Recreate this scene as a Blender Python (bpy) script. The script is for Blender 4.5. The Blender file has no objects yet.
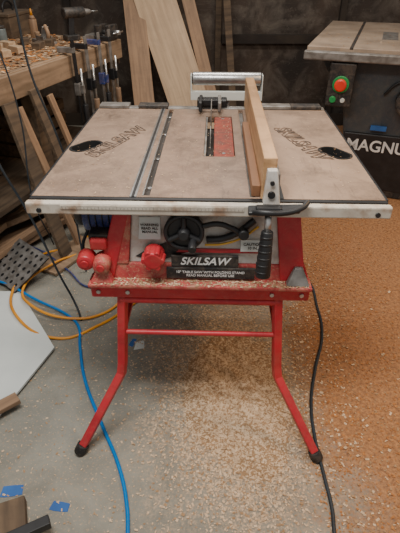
import bpy, bmesh, math, random
from mathutils import Vector, Matrix, Euler
random.seed(7)
D=bpy.data; C=bpy.context; R=math.radians
col=C.scene.collection

# ---------------- materials ----------------
def mat(name,c1,c2=None,rough=.6,metal=0,scale=8,stretch=(1,1,1),bump=0,detail=6,lo=.35,hi=.65,coat=0,grime=0,gcol=(.10,.07,.05),gscale=3,dust=0,dcol=(.45,.30,.18)):
    m=D.materials.new(name); m.use_nodes=True
    n=m.node_tree.nodes; l=m.node_tree.links; b=n['Principled BSDF']
    b.inputs['Roughness'].default_value=rough; b.inputs['Metallic'].default_value=metal
    b.inputs['Coat Weight'].default_value=coat
    if c2 is None: c2=tuple(x*.72 for x in c1)
    tc=n.new('ShaderNodeTexCoord'); mp=n.new('ShaderNodeMapping'); mp.inputs['Scale'].default_value=stretch
    l.new(tc.outputs['Object'],mp.inputs[0])
    t=n.new('ShaderNodeTexNoise'); t.inputs['Scale'].default_value=scale; t.inputs['Detail'].default_value=detail
    l.new(mp.outputs[0],t.inputs['Vector'])
    r=n.new('ShaderNodeValToRGB'); r.color_ramp.elements[0].position=lo; r.color_ramp.elements[1].position=hi
    r.color_ramp.elements[0].color=(*c2,1); r.color_ramp.elements[1].color=(*c1,1)
    l.new(t.outputs['Fac'],r.inputs[0]); out=r.outputs[0]
    def layer(out,fac,c,sc,p0,p1,det=10,dist=.8,st=(1,1,1)):
        mp2=n.new('ShaderNodeMapping'); mp2.inputs['Scale'].default_value=st; l.new(tc.outputs['Object'],mp2.inputs[0])
        g=n.new('ShaderNodeTexNoise'); g.inputs['Scale'].default_value=sc; g.inputs['Detail'].default_value=det; g.inputs['Distortion'].default_value=dist; g.inputs['Roughness'].default_value=.65
        l.new(mp2.outputs[0],g.inputs['Vector'])
        q=n.new('ShaderNodeMapRange'); l.new(g.outputs['Fac'],q.inputs[0]); q.inputs[1].default_value=p0; q.inputs[2].default_value=p1; q.inputs[4].default_value=fac
        k=n.new('ShaderNodeMix'); k.data_type='RGBA'; l.new(q.outputs[0],k.inputs[0]); l.new(out,k.inputs[6]); k.inputs[7].default_value=(*c,1)
        return k.outputs[2]
    if grime:
        out=layer(out,grime,gcol,gscale,.46,.66)
        out=layer(out,grime*.8,gcol,gscale*9,.58,.70,st=(1,.15,1))
        out=layer(out,grime*.6,gcol,gscale*14,.60,.70,st=(.12,1,1))
    if dust:
        out=layer(out,dust,dcol,22,.46,.62)
        out=layer(out,dust,dcol,160,.56,.64,det=3)
    l.new(out,b.inputs['Base Color'])
    if bump:
        bp=n.new('ShaderNodeBump'); bp.inputs['Strength'].default_value=bump; bp.inputs['Distance'].default_value=.004
        l.new(t.outputs['Fac'],bp.inputs['Height']); l.new(bp.outputs[0],b.inputs['Normal'])
    return m
M={}
M['red']=mat('red_paint',(.50,.018,.03),(.33,.014,.022),.42,scale=14,lo=.3,hi=.6,dust=.2,dcol=(.42,.13,.09))
M['redd']=mat('red_dusty',(.48,.07,.06),(.32,.03,.035),.6,scale=30,dust=.5)
M['redp']=mat('throat_red',(.34,.05,.025),(.19,.035,.022),.65,scale=40,grime=.55,gcol=(.10,.06,.045),gscale=14)
TD=dict(grime=.62,gcol=(.085,.055,.038),dust=.25,dcol=(.42,.30,.21))
M['table']=mat('dusty_cast_table',(.285,.185,.13),(.19,.122,.085),.52,scale=9,bump=.1,lo=.3,hi=.7,gscale=4.5,**TD)
M['tableL']=mat('dusty_extension',(.34,.23,.165),(.22,.148,.106),.55,scale=7,bump=.1,lo=.3,hi=.7,gscale=4.2,**TD)
M['tableR']=mat('dusty_extension_b',(.38,.265,.19),(.26,.18,.127),.55,scale=6,bump=.1,lo=.3,hi=.7,gscale=3.6,**TD)
M['black']=mat('black_plastic',(.018,.018,.02),(.01,.01,.011),.45,scale=20)
M['pit']=mat('black_matte',(.008,.008,.008),(.005,.005,.005),.95,scale=20)
M['blackd']=mat('black_dusty',(.02,.02,.02),(.01,.01,.011),.55,scale=20,dust=.35,dcol=(.16,.12,.09))
M['ink']=mat('dark_ink',(.05,.04,.035),(.03,.025,.02),.7)
M['worn']=mat('worn_ink',(.06,.043,.034),(.19,.13,.095),.7,scale=35,lo=.42,hi=.56)
M['grey']=mat('grey_metal',(.27,.255,.24),(.14,.125,.11),.45,.3,scale=25)
M['steel']=mat('steel',(.58,.58,.58),(.42,.41,.40),.3,.85,scale=30)
M['cream']=mat('cream_rail',(.58,.53,.45),(.33,.22,.15),.55,scale=16,lo=.32,hi=.48,grime=.35,gcol=(.20,.12,.07),gscale=9)
M['white']=mat('white_panel',(.58,.55,.51),(.30,.26,.23),.5,scale=18,lo=.3,hi=.5,dust=.3)
M['paper']=mat('white_sheet',(.66,.69,.66),(.56,.59,.57),.7,scale=4)
M['blue']=mat('blue_plastic',(.03,.06,.24),(.02,.035,.13),.45,dust=.2)
M['hose']=mat('blue_hose',(.0,.19,.55),(.0,.14,.42),.35)
M['orange']=mat('orange_cord',(.78,.32,.02),(.6,.23,.02),.45)
M['tape']=mat('blue_tape',(.03,.14,.42),(.02,.09,.30),.7)
M['yellow']=mat('yellow_sticker',(.70,.38,.04),None,.5)
M['green']=mat('green_button',(.02,.30,.08),None,.4)
M['stop']=mat('stop_button',(.75,.05,.02),(.6,.03,.02),.35)
M['fence']=mat('fence_pine',(.58,.35,.18),(.36,.20,.09),.5,scale=12,stretch=(1.5,.12,4),bump=.2,grime=.5,gcol=(.19,.10,.045),gscale=6)
M['fenceb']=mat('fence_brown',(.28,.13,.06),(.17,.08,.038),.55,scale=12,stretch=(1,.12,2),grime=.3)
M['pine']=mat('pine',(.56,.40,.25),(.38,.255,.155),.6,scale=7,stretch=(7,7,.5),lo=.3,hi=.7,bump=.1,grime=.3,gcol=(.24,.165,.11),gscale=2)
M['pineb']=mat('pine_brown',(.36,.22,.125),(.22,.135,.08),.65,scale=7,stretch=(7,7,.5),grime=.4,gcol=(.13,.085,.055))
M['benchw']=mat('bench_wood',(.36,.24,.15),(.20,.13,.075),.7,scale=5,stretch=(.6,6,6),bump=.15,grime=.4,gcol=(.10,.065,.04))
M['oldw']=mat('old_wood',(.15,.10,.06),(.07,.047,.03),.8,scale=6,stretch=(.6,6,6),bump=.15,grime=.4,gcol=(.035,.025,.018))
M['darkw']=mat('dark_wood',(.04,.029,.021),(.016,.012,.010),.85,scale=6)
M['cab']=mat('cabinet_slate',(.065,.078,.088),(.038,.047,.055),.45,scale=5,dust=.15,dcol=(.2,.15,.11))
M['iron']=mat('cast_iron_dusty',(.40,.31,.235),(.25,.19,.145),.5,scale=5,dust=.3,dcol=(.45,.30,.18))
M['chipP']=mat('chip_pale',(.68,.51,.34),(.50,.35,.22),.9,scale=50)
M['chipM']=mat('chip_mid',(.42,.26,.14),(.30,.18,.09),.9,scale=50)
M['chipO']=mat('chip_orange',(.48,.20,.06),(.30,.11,.03),.9,scale=50)
M['txtw']=mat('lettering_white',(.8,.8,.78),None,.6)
M['rubber']=mat('rubber_cord',(.02,.03,.04),(.015,.02,.025),.5)
M['glass']=mat('dusty_jar',(.20,.24,.24),(.12,.14,.14),.2)

# ---------------- helpers ----------------
def empty(name,loc=(0,0,0),rz=0):
    e=D.objects.new(name,None); e.empty_display_size=.1; col.objects.link(e)
    e.location=loc; e.rotation_euler=(0,0,rz); return e
def fin(o,m,par,smooth=False,bev=0):
    if m: o.data.materials.append(M[m])
    if par: o.parent=par
    if smooth:
        for p in o.data.polygons: p.use_smooth=True
    if bev:
        b=o.modifiers.new('bev','BEVEL'); b.width=bev; b.segments=2; b.limit_method='ANGLE'
    return o
def mesh(name,v,f,m,par=None,**k):
    me=D.meshes.new(name); me.from_pydata(v,[],f); me.update()
    bm=bmesh.new(); bm.from_mesh(me); bmesh.ops.recalc_face_normals(bm,faces=bm.faces); bm.to_mesh(me); bm.free()
    o=D.objects.new(name,me); col.objects.link(o); return fin(o,m,par,**k)
BF=[(0,1,2,3),(4,7,6,5),(0,4,5,1),(1,5,6,2),(2,6,7,3),(3,7,4,0)]
def box(name,a,b,m,par=None,bev=.002,**k):
    x0,y0,z0=a;x1,y1,z1=b
    v=[(x0,y0,z0),(x1,y0,z0),(x1,y1,z0),(x0,y1,z0),(x0,y0,z1),(x1,y0,z1),(x1,y1,z1),(x0,y1,z1)]
    return mesh(name,v,BF,m,par,bev=bev,**k)
def hexa(name,v,m,par=None,bev=.002): return mesh(name,v,BF,m,par,bev=bev)
def cyl(name,p,q,r,m,par=None,r2=None,seg=28,bev=0):
    p=Vector(p);q=Vector(q); r2=r if r2 is None else r2
    bm=bmesh.new(); d=q-p
    bmesh.ops.create_cone(bm,cap_ends=True,segments=seg,radius1=r,radius2=r2,depth=d.length)
    bmesh.ops.transform(bm,matrix=Matrix.Translation((p+q)/2)@d.to_track_quat('Z','Y').to_matrix().to_4x4(),verts=bm.verts)
    me=D.meshes.new(name); bm.to_mesh(me); bm.free()
    for f in me.polygons: f.use_smooth=len(f.vertices)==4
    o=D.objects.new(name,me); col.objects.link(o); return fin(o,m,par,bev=bev)
def tomesh(o):
    dg=C.evaluated_depsgraph_get(); dg.update()
    me=D.meshes.new_from_object(o.evaluated_get(dg)); n=o.name; par=o.parent; mw=o.matrix_local.copy()
    D.objects.remove(o); k=D.objects.new(n,me); col.objects.link(k); k.name=n; k.parent=par; k.matrix_local=mw
    return k
def tube(name,pts,r,m,par=None,smooth=True,res=3,cyc=False,sq=False):
    cu=D.curves.new(name,'CURVE'); cu.dimensions='3D'; cu.bevel_depth=r*(1.3 if sq else 1); cu.bevel_resolution=0 if sq else res; cu.use_fill_caps=True
    if smooth:
        s=cu.splines.new('BEZIER'); s.bezier_points.add(len(pts)-1)
        for b,p in zip(s.bezier_points,pts):
            b.co=p; b.handle_left_type=b.handle_right_type='AUTO'
        s.resolution_u=10
    else:
        s=cu.splines.new('POLY'); s.points.add(len(pts)-1)
        for b,p in zip(s.points,pts): b.co=(*p,1); b.tilt=R(45) if sq else 0
    s.use_cyclic_u=cyc
    cu.materials.append(M[m]); o=D.objects.new(name,cu); col.objects.link(o)
    if par:o.parent=par
    o=tomesh(o)
    for p in o.data.polygons: p.use_smooth=not sq
    if sq:
        b=o.modifiers.new('bev','BEVEL'); b.width=.003; b.segments=2; b.limit_method='ANGLE'; b.angle_limit=R(50)
    return o
def plate(name,loops,z0,z1,m,par=None,bev=.0):
    cu=D.curves.new(name,'CURVE'); cu.dimensions='2D'; cu.fill_mode='BOTH'; cu.extrude=(z1-z0)/2
    for L in loops:
        s=cu.splines.new('POLY'); s.points.add(len(L)-1); s.use_cyclic_u=True
        for b,p in zip(s.points,L): b.co=(p[0],p[1],0,1)
    cu.materials.append(M[m]); o=D.objects.new(name,cu); col.objects.link(o); o.location.z=(z0+z1)/2
    if par:o.parent=par
    return tomesh(o)
def rect(x0,y0,x1,y1): return [(x0,y0),(x1,y0),(x1,y1),(x0,y1)]
def oval(cx,cy,w,h,ang=0,n=20):
    r=w/2; s=(h/2-r); L=[]
    for i in range(n):
        a=2*math.pi*i/n; x=r*math.cos(a); y=r*math.sin(a)+(s if i<=n/2 else -s)
        L.append((cx+x*math.cos(ang)-y*math.sin(ang),cy+x*math.sin(ang)+y*math.cos(ang)))
    return L
def text(name,s,size,mtx,m,par=None,outline=0,ex=.0006,shear=0,sp=1):
    cu=D.curves.new(name,'FONT'); cu.body=s; cu.size=size; cu.align_x='CENTER'; cu.align_y='CENTER'; cu.shear=shear; cu.space_character=sp
    if outline: cu.fill_mode='NONE'; cu.bevel_depth=outline; cu.offset=size*.03
    else: cu.extrude=ex; cu.offset=size*.02
    cu.materials.append(M[m]); o=D.objects.new(name,cu); col.objects.link(o)
    if par:o.parent=par
    o.matrix_local=mtx
    return tomesh(o)
def TR(loc,rx=0,ry=0,rz=0): return Matrix.Translation(loc)@Euler((rx,ry,rz)).to_matrix().to_4x4()
def plank(name,p,q,w,t,m,par=None,wdir=(1,0,0)):
    p=Vector(p);q=Vector(q);d=(q-p).normalized();wv=Vector(wdir);wv=(wv-d*wv.dot(d)).normalized();n=d.cross(wv).normalized()
    L=(q-p).length
    o=box(name,(-w/2,-t/2,0),(w/2,t/2,L),m,par,bev=.002)
    o.matrix_local=Matrix(((wv.x,n.x,d.x,p.x),(wv.y,n.y,d.y,p.y),(wv.z,n.z,d.z,p.z),(0,0,0,1)))
    return o

# ---------------- floor material ----------------
def floor_mat():
    m=D.materials.new('concrete_sawdust_warmlight'); m.use_nodes=True
    n=m.node_tree.nodes; l=m.node_tree.links; b=n['Principled BSDF']; b.inputs['Roughness'].default_value=.75
    tc=n.new('ShaderNodeTexCoord'); sp=n.new('ShaderNodeSeparateXYZ'); l.new(tc.outputs['Object'],sp.inputs[0])
    def noise(s,d=8,r=.6,dist=0):
        t=n.new('ShaderNodeTexNoise'); t.inputs['Scale'].default_value=s; t.inputs['Detail'].default_value=d; t.inputs['Roughness'].default_value=r; t.inputs['Distortion'].default_value=dist
        l.new(tc.outputs['Object'],t.inputs['Vector']); return t.outputs['Fac']
    def math_(op,a,c=None,clamp=False):
        k=n.new('ShaderNodeMath'); k.operation=op; k.use_clamp=clamp
        for i,x in enumerate((a,c)):
            if x is None: continue
            if isinstance(x,(int,float)): k.inputs[i].default_value=x
            else: l.new(x,k.inputs[i])
        return k.outputs[0]
    def ramp(f,p0,c0,p1,c1):
        r=n.new('ShaderNodeValToRGB'); r.color_ramp.elements[0].position=p0; r.color_ramp.elements[1].position=p1
        r.color_ramp.elements[0].color=(*c0,1); r.color_ramp.elements[1].color=(*c1,1); l.new(f,r.inputs[0]); return r.outputs[0]
    def mix(f,a,c):
        k=n.new('ShaderNodeMix'); k.data_type='RGBA'; l.new(f,k.inputs[0]); l.new(a,k.inputs[6]); l.new(c,k.inputs[7]); return k.outputs[2]
    def smooth(v,a,c):
        k=n.new('ShaderNodeMapRange'); k.interpolation_type='SMOOTHSTEP'; l.new(v,k.inputs[0]); k.inputs[1].default_value=a; k.inputs[2].default_value=c; return k.outputs[0]
    base=ramp(noise(3.5,10,.65,.5),.32,(.15,.146,.122),.66,(.29,.278,.235))
    fine=noise(90,4,.7); mid=noise(14,6,.7); big=noise(2.2,5,.6)
    dx=math_('SUBTRACT',sp.outputs[0],.12); dy=math_('MULTIPLY',math_('SUBTRACT',sp.outputs[1],1.2),.42)
    dist=math_('SQRT',math_('ADD',math_('MULTIPLY',dx,dx),math_('MULTIPLY',dy,dy)))
    dn=math_('ADD',dist,math_('MULTIPLY',math_('SUBTRACT',big,.5),.7))
    dn=math_('ADD',dn,math_('MULTIPLY',math_('SUBTRACT',mid,.5),.6))
    pf=math_('SUBTRACT',1.0,smooth(dn,.10,.42))
    pf=math_('MULTIPLY',pf,smooth(fine,.38,.56))
    pale=ramp(fine,.35,(.25,.165,.10),.65,(.58,.43,.29))
    c=mix(math_('MULTIPLY',pf,.9),base,pale)
    sf=math_('MULTIPLY',smooth(noise(120,3,.6),.56,.64),.6); c=mix(sf,c,pale)
    xo=math_('ADD',sp.outputs[0],math_('MULTIPLY',math_('SUBTRACT',big,.5),.7))
    xo=math_('ADD',xo,math_('MULTIPLY',math_('SUBTRACT',mid,.5),.4))
    xo=math_('ADD',xo,math_('MULTIPLY',math_('SUBTRACT',fine,.5),.45))
    of=smooth(xo,.24,.56)
    orange=ramp(noise(70,6,.75),.35,(.17,.065,.02),.66,(.52,.235,.085))  # orange sawdust on the right, with the warm light painted into its colour
    c=mix(math_('MULTIPLY',of,.9),c,orange)
    l.new(c,b.inputs['Base Color'])
    bp=n.new('ShaderNodeBump'); bp.inputs['Strength'].default_value=.5; bp.inputs['Distance'].default_value=.005
    l.new(noise(60,6,.7),bp.inputs['Height']); l.new(bp.outputs[0],b.inputs['Normal'])
    return m
M['floor']=floor_mat()
M['wall']=mat('old_wall',(.075,.050,.035),(.025,.018,.014),.7,scale=2.5,stretch=(1,1,.6),detail=8,grime=.55,gcol=(.19,.16,.13),gscale=4)

# ---------------- room ----------------
box('floor',(-3,-1,-.1),(3.5,4.7,0),'floor',bev=0)
wb=empty('wall_back')
box('backing',(-3,4.62,0),(3.5,4.7,2.5),'wall',wb,bev=0)
for i,x in enumerate([-2.6,-1.9,-1.2,-.5,.14,1.25,1.9,2.7]):
    box('stud_%d'%i,(x,4.57,0),(x+.05,4.62,2.5),'darkw' if i!=4 else 'oldw',wb,bev=0)
box('sill_board',(-3,4.56,.0),(3.5,4.57,.12),'darkw',wb,bev=0)
for i,z in enumerate((.75,1.35)): box('wall_rail_%d'%i,(.2,4.56,z),(1.25,4.62,z+.07),'darkw',wb,bev=0)
box('wall_left',(-3.08,-1,0),(-3,4.7,2.5),'wall',bev=0)

# ---------------- table saw ----------------
S=empty('table_saw',(.019,1.106,0),R(-1.8))
T=.87
plate('main_table',[rect(-.2,.02,.2,.885),rect(-.018,.33,.088,.78),rect(-.178,.03,-.160,.875),rect(.118,.03,.136,.875)],T-.025,T,'table',S)
box('miter_slot_floor',(-.18,.022,T-.034),(-.155,.88,T-.014),'ink',S,bev=0)
box('miter_slot_edge',(-.181,.03,T-.014),(-.1775,.875,T+.0012),'steel',S,bev=0)
box('miter_slot_floor_b',(.115,.022,T-.030),(.14,.88,T-.012),'grey',S,bev=0)
aL,aR=R(-38),R(36)
for nm,sx,cx,cy,a,mm in (('left',-1,-.43,.415,aL,'tableL'),('right',1,.425,.375,aR,'tableR')):
    x0,x1=(-.49,-.208) if sx<0 else (.208,.49)
    plate(nm+'_extension',[rect(x0,.02,x1,.885),oval(cx,cy,.062,.115,a)],T-.025,T,mm,S)
    plate(nm+'_grip_shade_ring',[oval(cx,cy,.076,.129,a),oval(cx,cy,.060,.113,a)],T-.024,T+.0015,'pit',S)  # black ring painting the cutout wall as dark as shade
    box(nm+'_grip_shade_sheet',(cx-.058,cy-.064,T-.032),(cx+.058,cy+.064,T-.0255),'pit',S,bev=0)  # black sheet added below the cutout in place of its shade
box('left_joint_strip',(-.215,.02,T-.02),(-.196,.885,T+.0015),'steel',S,bev=0)
box('left_joint_gap',(-.210,.02,T-.015),(-.202,.885,T+.0022),'black',S,bev=0)
box('right_joint_gap',(.197,.02,T-.02),(.211,.885,T+.0008),'black',S,bev=0)
for i,y in enumerate([.10,.33,.58,.80]): cyl('slot_screw_%d'%i,(-.169,y,T-.015),(-.169,y,T-.009),.007,'steel',S,seg=12)
box('left_edge_trim',(-.495,.02,T-.03),(-.487,.885,T+.001),'black',S)
box('right_edge_trim',(.487,.02,T-.03),(.495,.885,T+.001),'black',S)
box('front_rail_gap',(-.49,.006,T-.035),(.49,.024,T-.001),'black',S,bev=0)
box('front_rail',(-.497,-.018,T-.038),(.497,.006,T-.004),'cream',S,bev=.004)
box('rail_scale_tape',(-.40,-.0195,T-.020),(.10,-.0175,T-.009),'cream',S,bev=0)
for i in range(50):
    x=-.395+i*.01; box('scale_tick_%d'%i,(x,-.0200,T-.0195),(x+.001,-.0193,T-(.014 if i%5 else .011)),'grey',S,bev=0)
for x in (-.46,.46): cyl('rail_bolt',(x,-.022,T-.025),(x,-.017,T-.025),.007,'black',S,seg=12)
box('rear_rail',(-.49,.888,T-.04),(.49,.925,T+.004),'grey',S,bev=.004)
for i,x in enumerate((-.42,-.25,.28,.41)): box('rear_clip_%d'%i,(x-.065,.885,T-.0),(x+.065,.940,T+.014),'blackd' if i%2 else 'grey',S,bev=.003)
box('throat_plate',(.016,.335,T-.012),(.086,.60,T-.001),'redp',S,bev=.003)
box('throat_plate_rear',(.016,.60,T-.012),(.086,.775,T-.001),'redp',S,bev=.003)
box('throat_plate_side',(-.017,.335,T-.012),(-.010,.775,T-.001),'grey',S,bev=.001)
box('throat_pit',(-.017,.332,T-.06),(.086,.778,T-.05),'pit',S,bev=0)
for i,y in enumerate((.36,.75)): cyl('throat_screw_%d'%i,(.05,y,T-.002),(.05,y,T+.001),.006,'steel',S,seg=12)
v=[];N=80
for s in (-.0013,.0013):
    for i in range(N):
        a=2*math.pi*i/N; r=.125 if i%2 else .116; v.append((.003+s,.555+r*math.cos(a),T-.100+r*math.sin(a)))
mesh('saw_blade',v,[tuple(range(N)),tuple(range(N,2*N))]+[(i,(i+1)%N,N+(i+1)%N,N+i) for i in range(N)],'grey',S)
box('riving_knife',(.001,.70,T-.05),(.005,.86,T+.05),'grey',S,bev=.001)
box('guard_bracket',(-.06,.90,T-.02),(.07,.96,T+.035),'black',S,bev=.006)
box('guard_arm_a',(-.05,.80,T+.012),(-.036,.93,T+.05),'black',S,bev=.004)
box('guard_arm_b',(.030,.80,T+.012),(.044,.93,T+.05),'grey',S,bev=.004)
box('guard_tie',(-.05,.86,T+.03),(.044,.875,T+.045),'black',S,bev=.002)
# rip fence
box('fence_board',(.146,.01,T+.002),(.182,.94,T+.120),'fence',S,bev=.003)
box('fence_face_board',(.122,.03,T+.001),(.1455,.60,T+.034),'fenceb',S,bev=.002)
box('fence_core',(.1825,.05,T+.002),(.20,.91,T+.06),'grey',S,bev=.003)
hexa('fence_end_bracket',[(.150,-.020,T-.0),(.196,-.020,T),(.196,.009,T),(.150,.009,T),(.156,-.012,T+.095),(.182,-.012,T+.095),(.182,.009,T+.095),(.156,.009,T+.095)],'white',S,bev=.003)
cyl('fence_screw_a',(.170,-.022,T+.03),(.170,-.014,T+.03),.010,'black',S,seg=16)
cyl('fence_screw_b',(.170,-.020,T+.062),(.170,-.010,T+.062),.006,'black',S,seg=16)
box('fence_head',(.13,-.045,T-.022),(.20,-.019,T+.004),'black',S,bev=.006)
hexa('fence_lever_plate',[(.11,-.045,T-.020),(.245,-.045,T-.012),(.262,-.018,T-.002),(.11,-.019,T-.006),(.11,-.045,T-.010),(.245,-.045,T-.002),(.262,-.018,T+.006),(.11,-.019,T+.0)],'black',S,bev=.003)
tube('fence_lever_wing',[(.12,-.035,T-.014),(.15,-.055,T-.004),(.20,-.055,T-.004),(.25,-.04,T+.004),(.268,-.02,T+.012)],.008,'black',S)
cyl('fence_handle_neck',(.163,-.045,T-.01),(.163,-.062,T-.06),.009,'steel',S)
cyl('fence_handle_grip',(.163,-.060,T-.055),(.158,-.082,T-.19),.016,'black',S,r2=.022,bev=.005)
for i in range(6): 
    t=i/5; cyl('grip_ring_%d'%i,(.162-.004*t,-.062-.016*t,T-.07-.1*t),(.162-.004*t,-.063-.016*t,T-.076-.1*t),.0175+.0045*t,'black',S)
text('left_embossed_lettering','SKILSAW',.080,TR((-.330,.47,T+.0009),rz=R(66)),'worn',S,outline=.0016,shear=.2,sp=1.05)
text('right_embossed_lettering','SKILSAW',.080,TR((.320,.48,T+.0009),rz=R(-72)),'worn',S,outline=.0016,shear=.2,sp=1.05)
# body
def frus(name,x0,x1,X0,X1,y0,y1,Y0,Y1,z0,z1,m,bev=.004):
    return hexa(name,[(x0,y0,z0),(x1,y0,z0),(x1,y1,z0),(x0,y1,z0),(X0,Y0,z1),(X1,Y0,z1),(X1,Y1,z1),(X0,Y1,z1)],m,S,bev=bev)
frus('body_core',-.29,.26,-.24,.24,.045,.74,.06,.70,.60,.842,'darkw')
frus('left_corner_post',-.335,-.285,-.262,-.215,.0,.06,.035,.08,.60,.84,'red')
frus('right_corner_post',.225,.30,.195,.262,.0,.06,.035,.08,.60,.84,'red')
frus('rear_left_post',-.335,-.27,-.262,-.20,.73,.79,.70,.75,.60,.84,'red')
frus('rear_right_post',.235,.30,.195,.262,.73,.79,.70,.75,.60,.84,'red')
frus('left_side_panel',-.325,-.31,-.255,-.24,.05,.74,.07,.71,.60,.84,'redd')
frus('right_side_panel',.28,.293,.242,.255,.05,.74,.07,.71,.60,.84,'redd')
frus('front_panel_white',-.235,.235,-.215,.20,.022,.045,.042,.06,.650,.84,'white')
frus('front_panel_rim',-.285,-.235,-.225,-.215,.010,.045,.035,.06,.650,.84,'redd')
frus('front_panel_red',-.285,.24,-.275,.235,.004,.044,.014,.044,.60,.652,'redd')
box('warning_strip',(-.120,-.004,.612),(.145,.006,.648),'blackd',S,bev=0)
text('warning_print','10" TABLE SAW WITH FOLDING STAND\nREAD MANUAL BEFORE USE',.0115,TR((.012,-.005,.630),rx=R(88)),'txtw',S,ex=.0003)
box('brand_plate',(-.105,.004,.650),(.095,.014,.688),'blackd',S,bev=.001)
text('brand_print','SKILSAW',.036,TR((-.006,.0035,.669),rx=R(88)),'txtw',S,shear=.3,ex=.0005)
frus('panel_sticker_a',-.200,-.135,-.195,-.135,.018,.024,.034,.040,.735,.80,'paper',bev=0)
text('sticker_print','WARNING\nREAD ALL\nMANUAL',.011,TR((-.166,.0235,.768),rx=R(84)),'ink',S,ex=.0003)
frus('panel_sticker_b',.10,.17,.10,.165,.014,.020,.022,.028,.70,.735,'paper',bev=0)
text('sticker_b_print','CAUTION\n10 IN.',.012,TR((.135,.0165,.717),rx=R(82)),'ink',S,ex=.0003)
frus('panel_graphic_red',-.09,.16,-.08,.165,.0205,.024,.0225,.026,.690,.702,'red',bev=0)
mesh('panel_swoosh',[(-.215,.0225,.672),(-.15,.0205,.655),(-.03,.0245,.70),(-.09,.0275,.735),(-.18,.0245,.695)],[(0,1,2,3,4)],'blackd',S)
cyl('dial_disc',(-.065,.030,.768),(-.065,.006,.768),.056,'black',S,bev=.004)
tube('dial_rim',[(-.065+.052*math.cos(a),.004,.768+.052*math.sin(a)) for a in [i*math.pi/10 for i in range(20)]],.007,'black',S,cyc=True)
cyl('dial_hub',(-.065,.008,.768),(-.065,-.02,.768),.020,'black',S,r2=.015,bev=.003)
cyl('dial_crank_knob',(-.04,-.002,.744),(-.04,-.045,.738),.012,'black',S,bev=.003)
for i in range(3):
    a=R(90+120*i); tube('dial_spoke_%d'%i,[(-.065,-.002,.768),(-.065+.05*math.cos(a),.002,.768+.05*math.sin(a))],.008,'black',S,smooth=False)
tube('bevel_slot_arc',[(.0,.022,.735),(.045,.018,.742),(.09,.020,.762),(.135,.024,.80)],.010,'black',S)
tube('bevel_lever',[(-.01,.004,.79),(.03,.0,.80),(.07,.004,.785),(.10,.008,.765)],.008,'black',S)
tube('bevel_scale',[(-.005,.020,.718),(.045,.016,.724),(.10,.016,.745),(.148,.020,.782)],.0035,'yellow',S)
cyl('bevel_lock_knob',(.105,.02,.768),(.105,-.012,.768),.015,'black',S,bev=.003)
x,z,r=-.155,.690,.032
cyl('red_lock_knob',(x,.02,z),(x,-.035,z),r,'red',S,r2=r*.86,bev=.005)
for k in range(6):
    a=k*math.pi/3; cyl('knob_lobe_%d'%k,(x+r*.85*math.cos(a),.005,z+r*.85*math.sin(a)),(x+r*.8*math.cos(a),-.034,z+r*.8*math.sin(a)),.009,'red',S,seg=12,bev=.002)
cyl('motor_housing',(-.25,.13,.775),(-.375,.13,.775),.068,'blue',S,bev=.006)
cyl('motor_cap',(-.375,.13,.775),(-.402,.13,.775),.052,'blackd',S,bev=.006)
for k in range(4): cyl('motor_rib_%d'%k,(-.29-.02*k,.13,.775),(-.293-.02*k,.13,.775),.071,'black',S)
box('motor_bracket',(-.36,.08,.66),(-.27,.20,.72),'blackd',S,bev=.006)
box('switch_box',(-.352,.025,.700),(-.287,.078,.745),'blackd',S,bev=.008)
box('switch_paddle',(-.345,.004,.700),(-.293,.026,.738),'red',S,bev=.008)
cyl('tilt_knob',(-.360,.03,.668),(-.360,-.02,.668),.029,'red',S,r2=.025,bev=.008)
cyl('tilt_knob_b',(-.312,.03,.660),(-.312,-.03,.660),.029,'redd',S,r2=.024,bev=.008)
for i,(kx,kz) in enumerate(((-.360,.668),(-.312,.660))):
    cyl('tilt_knob_cap_%d'%i,(kx,-.018-.01*i,kz),(kx,-.024-.01*i,kz),.012,'red',S,bev=.002)
tube('motor_lead',[(-.37,.12,.72),(-.39,.08,.66),(-.36,.05,.615),(-.30,.02,.607)],.005,'rubber',S)
# base
box('base_tray_front',(-.355,-.022,.545),(.315,.012,.598),'red',S,bev=.006)
box('base_lip_front',(-.358,-.034,.590),(.318,.03,.603),'redd',S,bev=.004)
box('base_tray_back',(-.355,.77,.545),(.315,.80,.598),'red',S,bev=.006)
box('base_tray_left',(-.357,.0,.545),(-.33,.79,.60),'red',S,bev=.006)
box('base_tray_right',(.29,.0,.545),(.317,.79,.60),'red',S,bev=.006)
box('base_floor',(-.34,.01,.592),(.30,.78,.601),'darkw',S,bev=0)
for i,(x) in enumerate((-.315,.275)):
    frus('base_gusset_%d'%i,x-.035,x+.035,x-.012,x+.012,-.028,.0,-.002,.01,.603,.655,'grey' if i else 'redd')
    cyl('base_bolt_%d'%i,(x,-.015,.604),(x,-.015,.612),.009,'steel',S,seg=6)
for i,x in enumerate((-.33,-.24,.20,.29)): cyl('tray_bolt_%d'%i,(x,-.028,.57),(x,-.02,.57),.007,'steel',S,seg=6)
cx=-.02
for sx,sn in ((-1,'left'),(1,'right')):
    for nm,y0,y1,y2 in (('front',.0,-.06,-.20),('rear',.78,.84,.98)):
        tube('leg_%s_%s'%(nm,sn),[(cx+sx*.242,y0,.548),(cx+sx*.258,y1+(y0-y1)*.15,.29),(cx+sx*.264,y1,.25),(cx+sx*.282,y1+(y2-y1)*.12,.218),(cx+sx*.402,y2,.018)],.0145,'red',S,smooth=False,sq=True)
        cyl('foot_%s_%s'%(nm,sn),(cx+sx*.394,y2-(y2-y1)*.05,.034),(cx+sx*.409,y2+(y2-y1)*.03,.004),.021,'blackd',S,seg=16,bev=.003)
    tube('side_stretcher_%s'%sn,[(cx+sx*.25,-.02,.40),(cx+sx*.25,.80,.40)],.009,'red',S,smooth=False,res=2)
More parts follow.
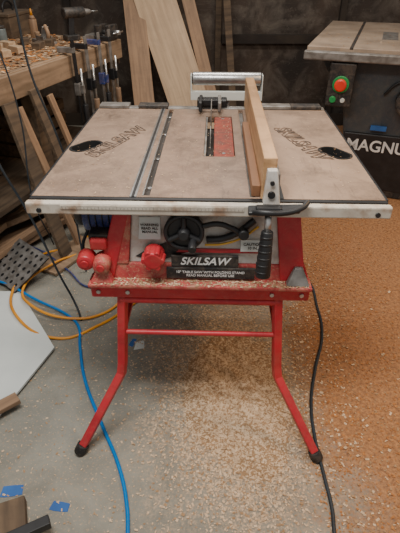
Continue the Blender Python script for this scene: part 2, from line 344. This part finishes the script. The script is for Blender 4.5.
for nm,y in (('front',-.028),('rear',.808)):
    tube('cross_stretcher_%s'%nm,[(cx-.25,y,.41),(cx+.25,y,.41)],.0085,'red',S,smooth=False,res=2)
    tube('top_hanger_%s'%nm,[(cx-.25,y+.02,.53),(cx+.25,y+.02,.53)],.012,'red',S,smooth=False,res=2)
tube('power_lead',[(.28,.70,.66),(.36,.74,.50),(.42,.80,.15),(.47,.83,.009),(.48,.87,.0055)],.0055,'rubber',S)

# ---------------- roller stand ----------------
RS=empty('roller_stand',(.13,2.32,0),R(-2))
cyl('roller',(-.165,0,.925),(.165,0,.925),.030,'steel',RS,bev=.003)
for s in (-1,1):
    cyl('roller_cap',(s*.165,0,.925),(s*.170,0,.925),.024,'black',RS)
    box('end_bracket',(s*.172-.003,-.028,.86),(s*.172+.003,.028,.945),'paper',RS,bev=.002)
box('yoke',(-.175,-.028,.853),(.175,.028,.862),'paper',RS,bev=.002)
box('yoke_flange',(-.175,-.032,.83),(.175,-.028,.870),'paper',RS,bev=.002)
box('inner_post',(-.016,-.016,.45),(.016,.016,.853),'steel',RS)
box('outer_post',(-.023,-.023,.05),(.023,.023,.6),'black',RS)
cyl('clamp_knob',(0,-.023,.56),(0,-.06,.56),.022,'black',RS)
box('base_bar_a',(-.22,-.02,0),(.22,.02,.03),'black',RS)
box('base_bar_b',(-.02,-.18,0),(.02,.22,.03),'black',RS)
box('base_plate',(-.05,-.05,.03),(.05,.05,.05),'black',RS)

# ---------------- second machine ----------------
G=empty('cabinet_table_saw',(.655,3.02,0),R(-20))
gt=.966
box('cast_table',(0,0,gt-.035),(1.0,1.35,gt),'iron',G,bev=.004)
box('table_skirt',(.01,.01,gt-.07),(.99,1.34,gt-.03),'cab',G,bev=.003)
box('front_rail_tube',(-.01,-.050,gt-.07),(1.1,-.005,gt-.02),'grey',G,bev=.008)
box('table_slot',(.25,.0,gt-.01),(.27,1.35,gt+.0006),'ink',G,bev=0)
box('table_insert',(.42,.40,gt-.01),(.52,.78,gt+.001),'grey',G,bev=0)
hexa('cabinet',[(.34,.16,.10),(.92,.16,.10),(.92,.95,.10),(.34,.95,.10),(.22,.08,gt-.07),(.94,.08,gt-.07),(.94,1.08,gt-.07),(.22,1.08,gt-.07)],'cab',G,bev=.012)
box('plinth',(.32,.12,0),(.94,.98,.10),'blackd',G,bev=.01)
hexa('lower_panel',[(.33,.115,.05),(.91,.115,.05),(.91,.16,.05),(.33,.16,.05),(.30,.105,.44),(.92,.105,.44),(.92,.14,.44),(.30,.14,.44)],'black',G,bev=.008)
text('logo_print','MAGNUM',.105,TR((.56,.100,.36),rx=R(88)),'txtw',G,sp=1.0)
box('badge_small',(.46,.092,.47),(.56,.112,.50),'tape',G,bev=.001)
cyl('crank_wheel',(.66,.08,.68),(.66,.0,.68),.09,'blackd',G,bev=.01)
cyl('crank_hub',(.66,.0,.68),(.66,-.03,.68),.025,'steel',G,bev=.004)
cyl('crank_handle',(.72,.0,.70),(.72,-.07,.70),.014,'black',G,bev=.004)
tube('tilt_arc',[(.50,.085,.70),(.56,.08,.77),(.66,.078,.80),(.76,.08,.77),(.82,.085,.70)],.008,'black',G)
box('switch_panel',(.155,-.03,.63),(.31,.075,.885),'blackd',G,bev=.008)
cyl('stop_bezel',(.235,-.03,.765),(.235,-.042,.765),.05,'green',G,bev=.003)
cyl('stop_mushroom',(.235,-.042,.765),(.235,-.072,.765),.036,'stop',G,bev=.008)
cyl('start_button',(.20,-.03,.675),(.20,-.045,.675),.020,'green',G,bev=.003)
cyl('pilot_knob',(.26,-.03,.675),(.26,-.05,.675),.014,'paper',G,bev=.003)
for i in (0,1): hexa('wing_gusset_%d'%i,[(.12,.3+.5*i,gt-.2),(.24,.3+.5*i,gt-.3),(.24,.32+.5*i,gt-.3),(.12,.32+.5*i,gt-.2),(.03,.3+.5*i,gt-.06),(.24,.3+.5*i,gt-.06),(.24,.32+.5*i,gt-.06),(.03,.32+.5*i,gt-.06)],'cab',G)

# ---------------- workbench ----------------
B=empty('workbench',(-.565,3.44,0),R(72.2))
bt=.95
for i in range(5):
    box('top_board_%d'%i,(-1.95,.0+i*.19,bt-.04),(0,.187+i*.19,bt),'benchw',B,bev=.003)
box('front_apron',(-1.95,-.022,bt-.12),(0,0,bt-.005),'benchw',B,bev=.003)
box('end_apron',(-.02,.0,bt-.16),(0,.94,bt-.04),'oldw',B,bev=.003)
for i,(x,y) in enumerate(((-.10,.03),(-1.0,.03),(-1.9,.03),(-.10,.84),(-1.9,.84))):
    box('leg_%d'%i,(x,y,0),(x+.08,y+.08,bt-.04),'oldw',B,bev=.003)
box('lower_shelf',(-1.9,.05,.28),(-.03,.92,.31),'oldw',B,bev=.002)
box('back_board',(-1.9,.925,.0),(-.03,.94,bt-.04),'darkw',B,bev=.002)
def bw(x,y,z):
    c,s=math.cos(R(72.2)),math.sin(R(72.2)); return (-.565+x*c-y*s,3.44+x*s+y*c,z)
def crate(name,loc,rz,w,d,h):
    e=empty(name,loc,rz)
    for k in range(3):
        z=h*(k+.1)/3
        box('slat_f_%d'%k,(0,0,z),(w,.012,z+h*.27),'oldw',e); box('slat_b_%d'%k,(0,d-.012,z),(w,d,z+h*.27),'oldw',e)
        box('slat_l_%d'%k,(0,.013,z),(.012,d-.013,z+h*.27),'oldw',e); box('slat_r_%d'%k,(w-.012,.013,z),(w,d-.013,z+h*.27),'oldw',e)
    box('bottom',(.013,.013,0),(w-.013,d-.013,.012),'oldw',e)
    for x in (.013,w-.033):
        for y in (.013,d-.033): box('corner',(x,y,.0),(x+.02,y+.02,h),'oldw',e)
    return e
crate('wooden_crate',bw(-.75,.35,.311),R(72.2),.5,.4,.28)
crate('wooden_crate',bw(-1.5,.35,.311),R(72.2),.5,.4,.25)
L=empty('lumber_offcuts',(0,0,0))
for i,(x,y,dx,dy,z,w,m) in enumerate([(-1.28,2.05,.42,.62,.02,.12,'pineb'),(-1.18,2.0,.38,.60,.06,.10,'pineb'),(-1.32,2.2,.45,.52,.10,.09,'pine'),(-1.1,1.98,.28,.62,.10,.05,'pineb'),(-1.3,2.1,.50,.55,.14,.05,'benchw'),(-1.22,1.95,.2,.7,.14,.03,'pine')]):
    plank('offcut_%d'%i,(x,y,z),(x+dx,y+dy,z),w,.035,m,L,wdir=(dy,-dx,0))
P=empty('leaning_offcuts',(0,0,0))
for i,(a,b_,h,w,m) in enumerate([(-1.02,-1.08,.86,.07,'oldw'),(-1.16,-1.22,.80,.05,'pineb'),(-1.30,-1.28,.84,.09,'oldw'),(-.86,-.95,.80,.04,'pineb')]):
    p=bw(a,-.22,.006); q=bw(b_,-.045,h)
    plank('offcut_%d'%i,p,q,w,.02,m,P,wdir=(.306,.952,0))

def onb(name,x,y,rz=0): return empty(name,bw(x,y,bt),R(72.2)+rz)
hp=onb('hand_plane',-.35,.35,R(60))
box('sole',(-.12,-.03,0),(.12,.03,.02),'grey',hp,bev=.003); box('cheek_a',(-.06,-.03,.02),(.05,-.025,.045),'grey',hp); box('cheek_b',(-.06,.025,.02),(.05,.03,.045),'grey',hp)
plank('iron',(.0,0,.02),(-.05,0,.10),.045,.004,'steel',hp,wdir=(0,1,0))
cyl('front_knob',(.085,0,.02),(.085,0,.06),.012,'pineb',hp,r2=.018,bev=.004)
tube('tote',[(-.06,0,.02),(-.075,0,.06),(-.06,0,.09),(-.045,0,.105)],.012,'pineb',hp)
tb=onb('toolbox',-.12,.76,R(10))
box('body',(-.18,-.09,0),(.18,.09,.13),'oldw',tb,bev=.005); box('lid',(-.185,-.095,.13),(.185,.095,.15),'oldw',tb,bev=.004); tube('handle',[(-.07,0,.15),(-.06,0,.19),(.06,0,.19),(.07,0,.15)],.007,'black',tb)
wb2=onb('wood_blocks',-.65,.35,0)
for i in range(11):
    a=random.uniform(0,3); x,y=(i%4)*.13-.2,(i//4)*.16-.1; 
    plank('block_%d'%i,(x,y,.02),(x+.10*math.cos(a),y+.10*math.sin(a),.02),.05,.036,random.choice(['pine','pineb','oldw']),wb2,wdir=(-math.sin(a),math.cos(a),0))
gb=onb('glue_bottle',-.20,.52)
cyl('bottle',(0,0,0),(0,0,.12),.026,'pineb',gb,bev=.006); cyl('shoulder',(0,0,.12),(0,0,.14),.024,'pineb',gb,r2=.012); cyl('nozzle',(0,0,.14),(0,0,.18),.01,'orange',gb,r2=.004)
can=onb('paint_can',-.5,.80)
cyl('can',(0,0,0),(0,0,.15),.06,'grey',can,bev=.002); cyl('rim',(0,0,.146),(0,0,.155),.063,'steel',can); tube('bail',[(-.06,0,.12),(-.05,.05,.06),(0,.075,.04),(.05,.05,.06),(.06,0,.12)],.0025,'steel',can)
mal=onb('wooden_mallet',-.98,.28,R(30))
cyl('handle',(-.15,0,.03),(.1,0,.03),.012,'pine',mal); box('head',(.08,-.06,0),(.15,.06,.07),'pineb',mal,bev=.006)
dr=onb('cordless_drill',-.14,.22,R(-30))
cyl('motor_barrel',(-.09,0,.16),(.06,0,.16),.032,'blackd',dr,bev=.006); cyl('chuck',(.06,0,.16),(.11,0,.16),.022,'grey',dr,r2=.013,bev=.003); cyl('bit',(.11,0,.16),(.17,0,.16),.003,'steel',dr)
hexa('grip',[(-.075,-.015,.03),(-.035,-.015,.03),(-.035,.015,.03),(-.075,.015,.03),(-.06,-.016,.14),(-.02,-.016,.14),(-.02,.016,.14),(-.06,.016,.14)],'black',dr,bev=.005)
box('battery',(-.10,-.035,0),(-.005,.035,.035),'blackd',dr,bev=.006)
bl=onb('lumber_boards',-1.1,.74,0)
for i in range(3): plank('board_%d'%i,(-.5+.06*i,.02*i,.012+.025*i),(.50-.1*i,.05-.03*i,.012+.025*i),.12-.02*i,.022,['pineb','oldw','pine'][i],bl,wdir=(0,1,0))
for i,(x,y) in enumerate(((-.46,.58),(-.40,.66))):
    j=onb('storage_jar',x,y); cyl('jar',(0,0,0),(0,0,.09),.032,'glass',j,bev=.006); cyl('lid',(0,0,.09),(0,0,.105),.030,'blackd',j,bev=.002)
vs=onb('bench_vise',-.08,.06,0)
box('fixed_jaw',(-.06,.0,.0),(.06,.04,.09),'blackd',vs,bev=.005); box('base',(-.05,-.0,.0),(.05,.12,.03),'grey',vs,bev=.004)
box('moving_jaw',(-.06,-.075,.0),(.06,-.04,.09),'blackd',vs,bev=.005); cyl('screw',(0,-.04,.045),(0,0,.045),.012,'steel',vs); cyl('screw_head',(0,-.075,.045),(0,-.12,.045),.014,'steel',vs); cyl('tommy_bar',(-.07,-.105,.045),(.07,-.105,.045),.004,'steel',vs)
box('moving_slide',(-.02,-.05,.0),(.02,.02,.03),'grey',vs)
def fclamp(x,z0,ln,cm):
    e=empty('bar_clamp',bw(x,-.05,z0),R(72.2))
    box('bar',(-.014,-.004,-ln),(.014,.004,.10),'grey' if cm!='grey' else 'black',e,bev=.001)
    box('fixed_jaw',(-.015,-.006,.03),(.015,.10,.06),cm,e,bev=.004)
    box('sliding_jaw',(-.017,-.018,-.20),(.017,.02,-.13),cm,e,bev=.004)
    cyl('screw',(0,-.03,-.26),(0,-.03,-.05),.007,'steel',e); cyl('grip',(0,-.03,-.36),(0,-.03,-.25),.017,'black' if cm!='black' else 'pineb',e,bev=.004)
    box('jaw_arm',(-.012,-.038,-.19),(.012,-.018,-.14),cm,e,bev=.003)
fclamp(-.22,bt-.02,.40,'black'); fclamp(-.36,bt-.02,.44,'blue'); fclamp(-.52,bt-.02,.42,'black'); fclamp(-.66,bt-.02,.36,'grey')

plank('leaning_board',(.067,3.60,.0),(-.68,4.50,2.0),.32,.02,'pine',wdir=(1,0,.3))
plank('leaning_board',(-.40,3.50,.0),(-.60,4.50,1.75),.165,.02,'pineb',wdir=(1,0,.1))
plank('leaning_board',(.22,3.72,.0),(-.34,4.53,2.0),.10,.02,'pineb',wdir=(1,0,.3))
plank('leaning_board',(.33,4.2,.0),(.15,4.53,1.9),.06,.04,'oldw',wdir=(1,0,.1))

# ---------------- left floor stuff ----------------
plate('white_foam_board',[[(-.909,1.80),(-.632,1.405),(-.80,.88),(-1.5,.88),(-1.5,1.80)]],.012,.022,'paper')
pe=empty('perforated_plate',(-1.14,1.97,.03)); pe.rotation_euler=(R(25),0,R(-42))
holes=[oval(.03+.045*i,.03+.045*j,.022,.0221,n=12) for i in range(6) for j in range(5)]
plate('sheet',[rect(0,0,.285,.24)]+holes,0,.004,'grey',pe)
box('backing',(0,0,-.006),(.285,.24,-.003),'black',pe,bev=0)
plank('plywood_scrap',(-.84,1.99,.012),(-.66,2.32,.012),.16,.018,'benchw',wdir=(1,-.3,0))
plank('pine_stick',(-.93,.92,.040),(-.69,1.12,.040),.05,.02,'pineb',wdir=(.7,-.7,0))
plank('dark_plank',(-.80,.60,.02),(-.53,.70,.02),.10,.035,'oldw',wdir=(-.3,.9,0))
plank('dark_plank',(-.66,.55,.055),(-.44,.66,.055),.03,.03,'black',wdir=(-.3,.9,0))
def tape(x,y,a,w=.06,h=.028):
    c,s=math.cos(a),math.sin(a)
    pts=[(-w/2,-h/2),(-w/4,-h/2-.002),(w/4,-h/2),(w/2,-h/2+.003),(w/2-.003,h/2),(0,h/2+.001),(-w/2+.004,h/2)]
    plate('masking_tape_piece',[[(x+p*c-q*s,y+p*s+q*c) for p,q in pts]],.0002,.0016,'tape')
tape(-.438,.730,R(-10)); tape(-.605,.780,R(5),.07,.035); tape(-.300,1.455,R(70),.05,.02)
plate('paper_scrap',[[(-.29,1.41),(-.245,1.42),(-.25,1.47),(-.285,1.455)]],.0002,.0012,'paper')

r=.0065
tube('air_hose',[(-1.5,2.0,r),(-1.044,1.874,.03),(-.787,1.711,.03),(-.64,1.64,r),(-.565,1.56,r),(-.530,1.435,r),(-.466,1.237,r),(-.359,1.025,r),(-.268,.850,r),(-.229,.733,r),(-.215,.650,r),(-.20,.40,r)],r,'hose')
EC=empty('extension_cord')
tube('loop_a',[(-.60,2.6,r),(-.742,2.267,r),(-.90,2.10,.035),(-.945,1.84,.035),(-.86,1.60,.035),(-.630,1.475,r),(-.466,1.566,r),(-.364,1.673,r),(-.2,1.9,r)],r,'orange',EC)
tube('loop_b',[(-.40,2.5,r),(-.66,2.2,r),(-.80,2.02,.04),(-.89,1.80,.04),(-.80,1.66,.04),(-.60,1.60,.015),(-.47,1.64,.008),(-.36,1.80,r),(-.2,2.1,r)],r,'orange',EC)
tube('network_cable',[(-1.3,2.3,.03),(-.95,2.2,.025),(-.72,2.0,.012),(-.55,1.85,r),(-.40,1.95,r),(-.2,2.3,r)],.005,'blue')
tube('power_cord',[(.45,1.99,.0055),(.538,1.963,.0055),(.572,1.673,.0055),(.553,1.50,.0055),(.477,1.29,.0055),(.425,1.114,.0055),(.409,.963,.0055),(.41,.815,.0055),(.41,.718,.0055),(.40,.65,.0055),(.39,.4,.0055)],.0062,'rubber')
tube('hanging_cable',[(-.76,2.0,2.4),(-.74,2.0,1.8),(-.713,2.0,1.275),(-.706,2.0,1.024),(-.648,2.0,.773),(-.62,2.02,.55),(-.64,2.05,.25),(-.62,2.0,.004)],.0045,'rubber')
tube('hanging_cable',[(-.95,1.75,2.4),(-.93,1.72,1.6),(-.86,1.7,1.0),(-.796,1.7,.73),(-.725,1.7,.505),(-.652,1.7,.19),(-.595,1.68,.012),(-.56,1.60,.004)],.005,'rubber')
tube('hanging_cable',[(-1.0,2.1,2.4),(-.93,2.1,1.35),(-.86,2.1,1.1),(-.83,2.1,.8),(-.86,2.1,.4),(-.84,2.2,.05)],.0035,'rubber')

# ---------------- sawdust ----------------
def flakes(v,f,mi,idx,n,fn,smin,smax,zf=lambda x,y:0):
    for i in range(n):
        x,y=fn(); s=random.uniform(smin,smax); a=random.uniform(0,6.3); w=s*random.uniform(.3,.8); z=zf(x,y)+random.uniform(.0008,.003)
        c,d=math.cos(a),math.sin(a); k=len(v); t=random.uniform(-.5,.5)*s
        for p,q,e in ((-s,-w,0),(s,-w,t),(s,w,t+.2*w),(-s,w,.2*w)): v.append((x+(p*c-q*d)/2,y+(p*d+q*c)/2,max(z+e/2,.0004)))
        f.append((k,k+1,k+2,k+3)); mi.append(random.choice(idx))
g=random.gauss
def c1():
    k=random.random()
    if k<.40: return g(.10,.14),g(1.12,.22)
    if k<.65: return g(.05,.22),g(1.6,.3)
    if k<.82: return g(.18,.12),g(.85,.15)
    return random.uniform(-.8,.6),random.uniform(.5,2.2)
def hf(x,y):
    d=math.hypot((x-.14)/.20,(y-1.22)/.30)
    e=math.hypot((x-.20)/.12,(y-.93)/.14)
    h=math.hypot((x-.02)/.08,(y-1.05)/.12)
    return max(0,.034*math.exp(-d*d*2)*(1+.3*math.sin(x*60)*math.cos(y*45))+.016*math.exp(-e*e*2)+.010*math.exp(-h*h*2)-.004)
v=[];f=[];mi=[]
NG=80; X0,X1,Y0,Y1=-.2,.5,.7,1.7; ix={}
for i in range(NG):
    for j in range(NG):
        x=X0+(X1-X0)*i/(NG-1); y=Y0+(Y1-Y0)*j/(NG-1); h=hf(x,y)
        if h>0: ix[i,j]=len(v); v.append((x,y,h+random.uniform(-.0015,.0015)+.0004))
for (i,j) in list(ix):
    q=[(i,j),(i+1,j),(i+1,j+1),(i,j+1)]
    if all(k in ix for k in q): f.append(tuple(ix[k] for k in q)); mi.append(1)
flakes(v,f,mi,[0,0,0,1],12000,c1,.003,.010,zf=hf)
flakes(v,f,mi,[0,0,1],9000,lambda:(g(.15,.11),g(1.16,.17)),.004,.012,zf=hf)
flakes(v,f,mi,[2,2,1],11000,lambda:(.38+abs(g(0,.45)),random.uniform(.45,3.2)),.003,.009)
flakes(v,f,mi,[0,1],400,lambda:(.40+abs(g(0,.25)),random.uniform(.5,2.2)),.006,.014)
me=D.meshes.new('sawdust'); me.from_pydata(v,[],f); 
for k in ('chipP','chipM','chipO'): me.materials.append(M[k])
me.polygons.foreach_set('material_index',mi); me.update()
o=D.objects.new('sawdust',me); col.objects.link(o)
def dusting(name,par,n,fn,smin,smax,zf,idx=(0,1)):
    v=[];f=[];mi=[]; flakes(v,f,mi,list(idx),n,fn,smin,smax,zf=zf)
    me=D.meshes.new(name); me.from_pydata(v,[],f)
    for k in ('chipP','chipM','chipO'): me.materials.append(M[k])
    me.polygons.foreach_set('material_index',mi); me.update(); o=D.objects.new(name,me); col.objects.link(o); o.parent=par
U=random.uniform
dusting('bench_shavings',B,5000,lambda:(U(-1.93,-.03),U(.02,.9)),.008,.034,lambda x,y:bt,(0,1,2,2))
dusting('base_dust',S,900,lambda:(U(-.35,.31),U(-.033,.002)),.003,.008,lambda x,y:.603)
dusting('table_dust',S,700,lambda:(U(-.48,.48),U(.03,.87)),.002,.005,lambda x,y:T)
dusting('throat_dust',S,80,lambda:(U(.02,.085),U(.34,.77)),.002,.005,lambda x,y:T)
dusting('machine_table_dust',G,500,lambda:(U(.02,.98),U(.02,1.3)),.004,.010,lambda x,y:gt,(0,1,2))

# ---------------- light ----------------
def area(name,loc,rot,sx,sy,p,c):
    li=D.lights.new(name,'AREA'); li.shape='RECTANGLE'; li.size=sx; li.size_y=sy; li.energy=p; li.color=c
    o=D.objects.new(name,li); col.objects.link(o); o.location=loc; o.rotation_euler=rot
area('ceiling_light_front',(-.3,.7,2.45),(R(-6),0,0),1.2,.35,52,(1,.97,.92))
area('ceiling_light_back',(.1,2.8,2.45),(0,0,0),1.4,.3,30,(1,.93,.84))
area('shop_lamp_warm',(1.5,1.2,2.2),(0,R(30),0),.4,.4,20,(1,.62,.30))
w=D.worlds.new('world'); C.scene.world=w; w.use_nodes=True
w.node_tree.nodes['Background'].inputs[0].default_value=(1,.97,.93,1); w.node_tree.nodes['Background'].inputs[1].default_value=.40

cam=D.cameras.new('camera'); co=D.objects.new('camera',cam); col.objects.link(co)
cam.sensor_fit='VERTICAL'; cam.sensor_height=24; cam.lens=450/533*24; cam.clip_start=.05
co.location=(0,0,1.42); co.rotation_euler=(R(90-34.7),0,0)
C.scene.camera=co
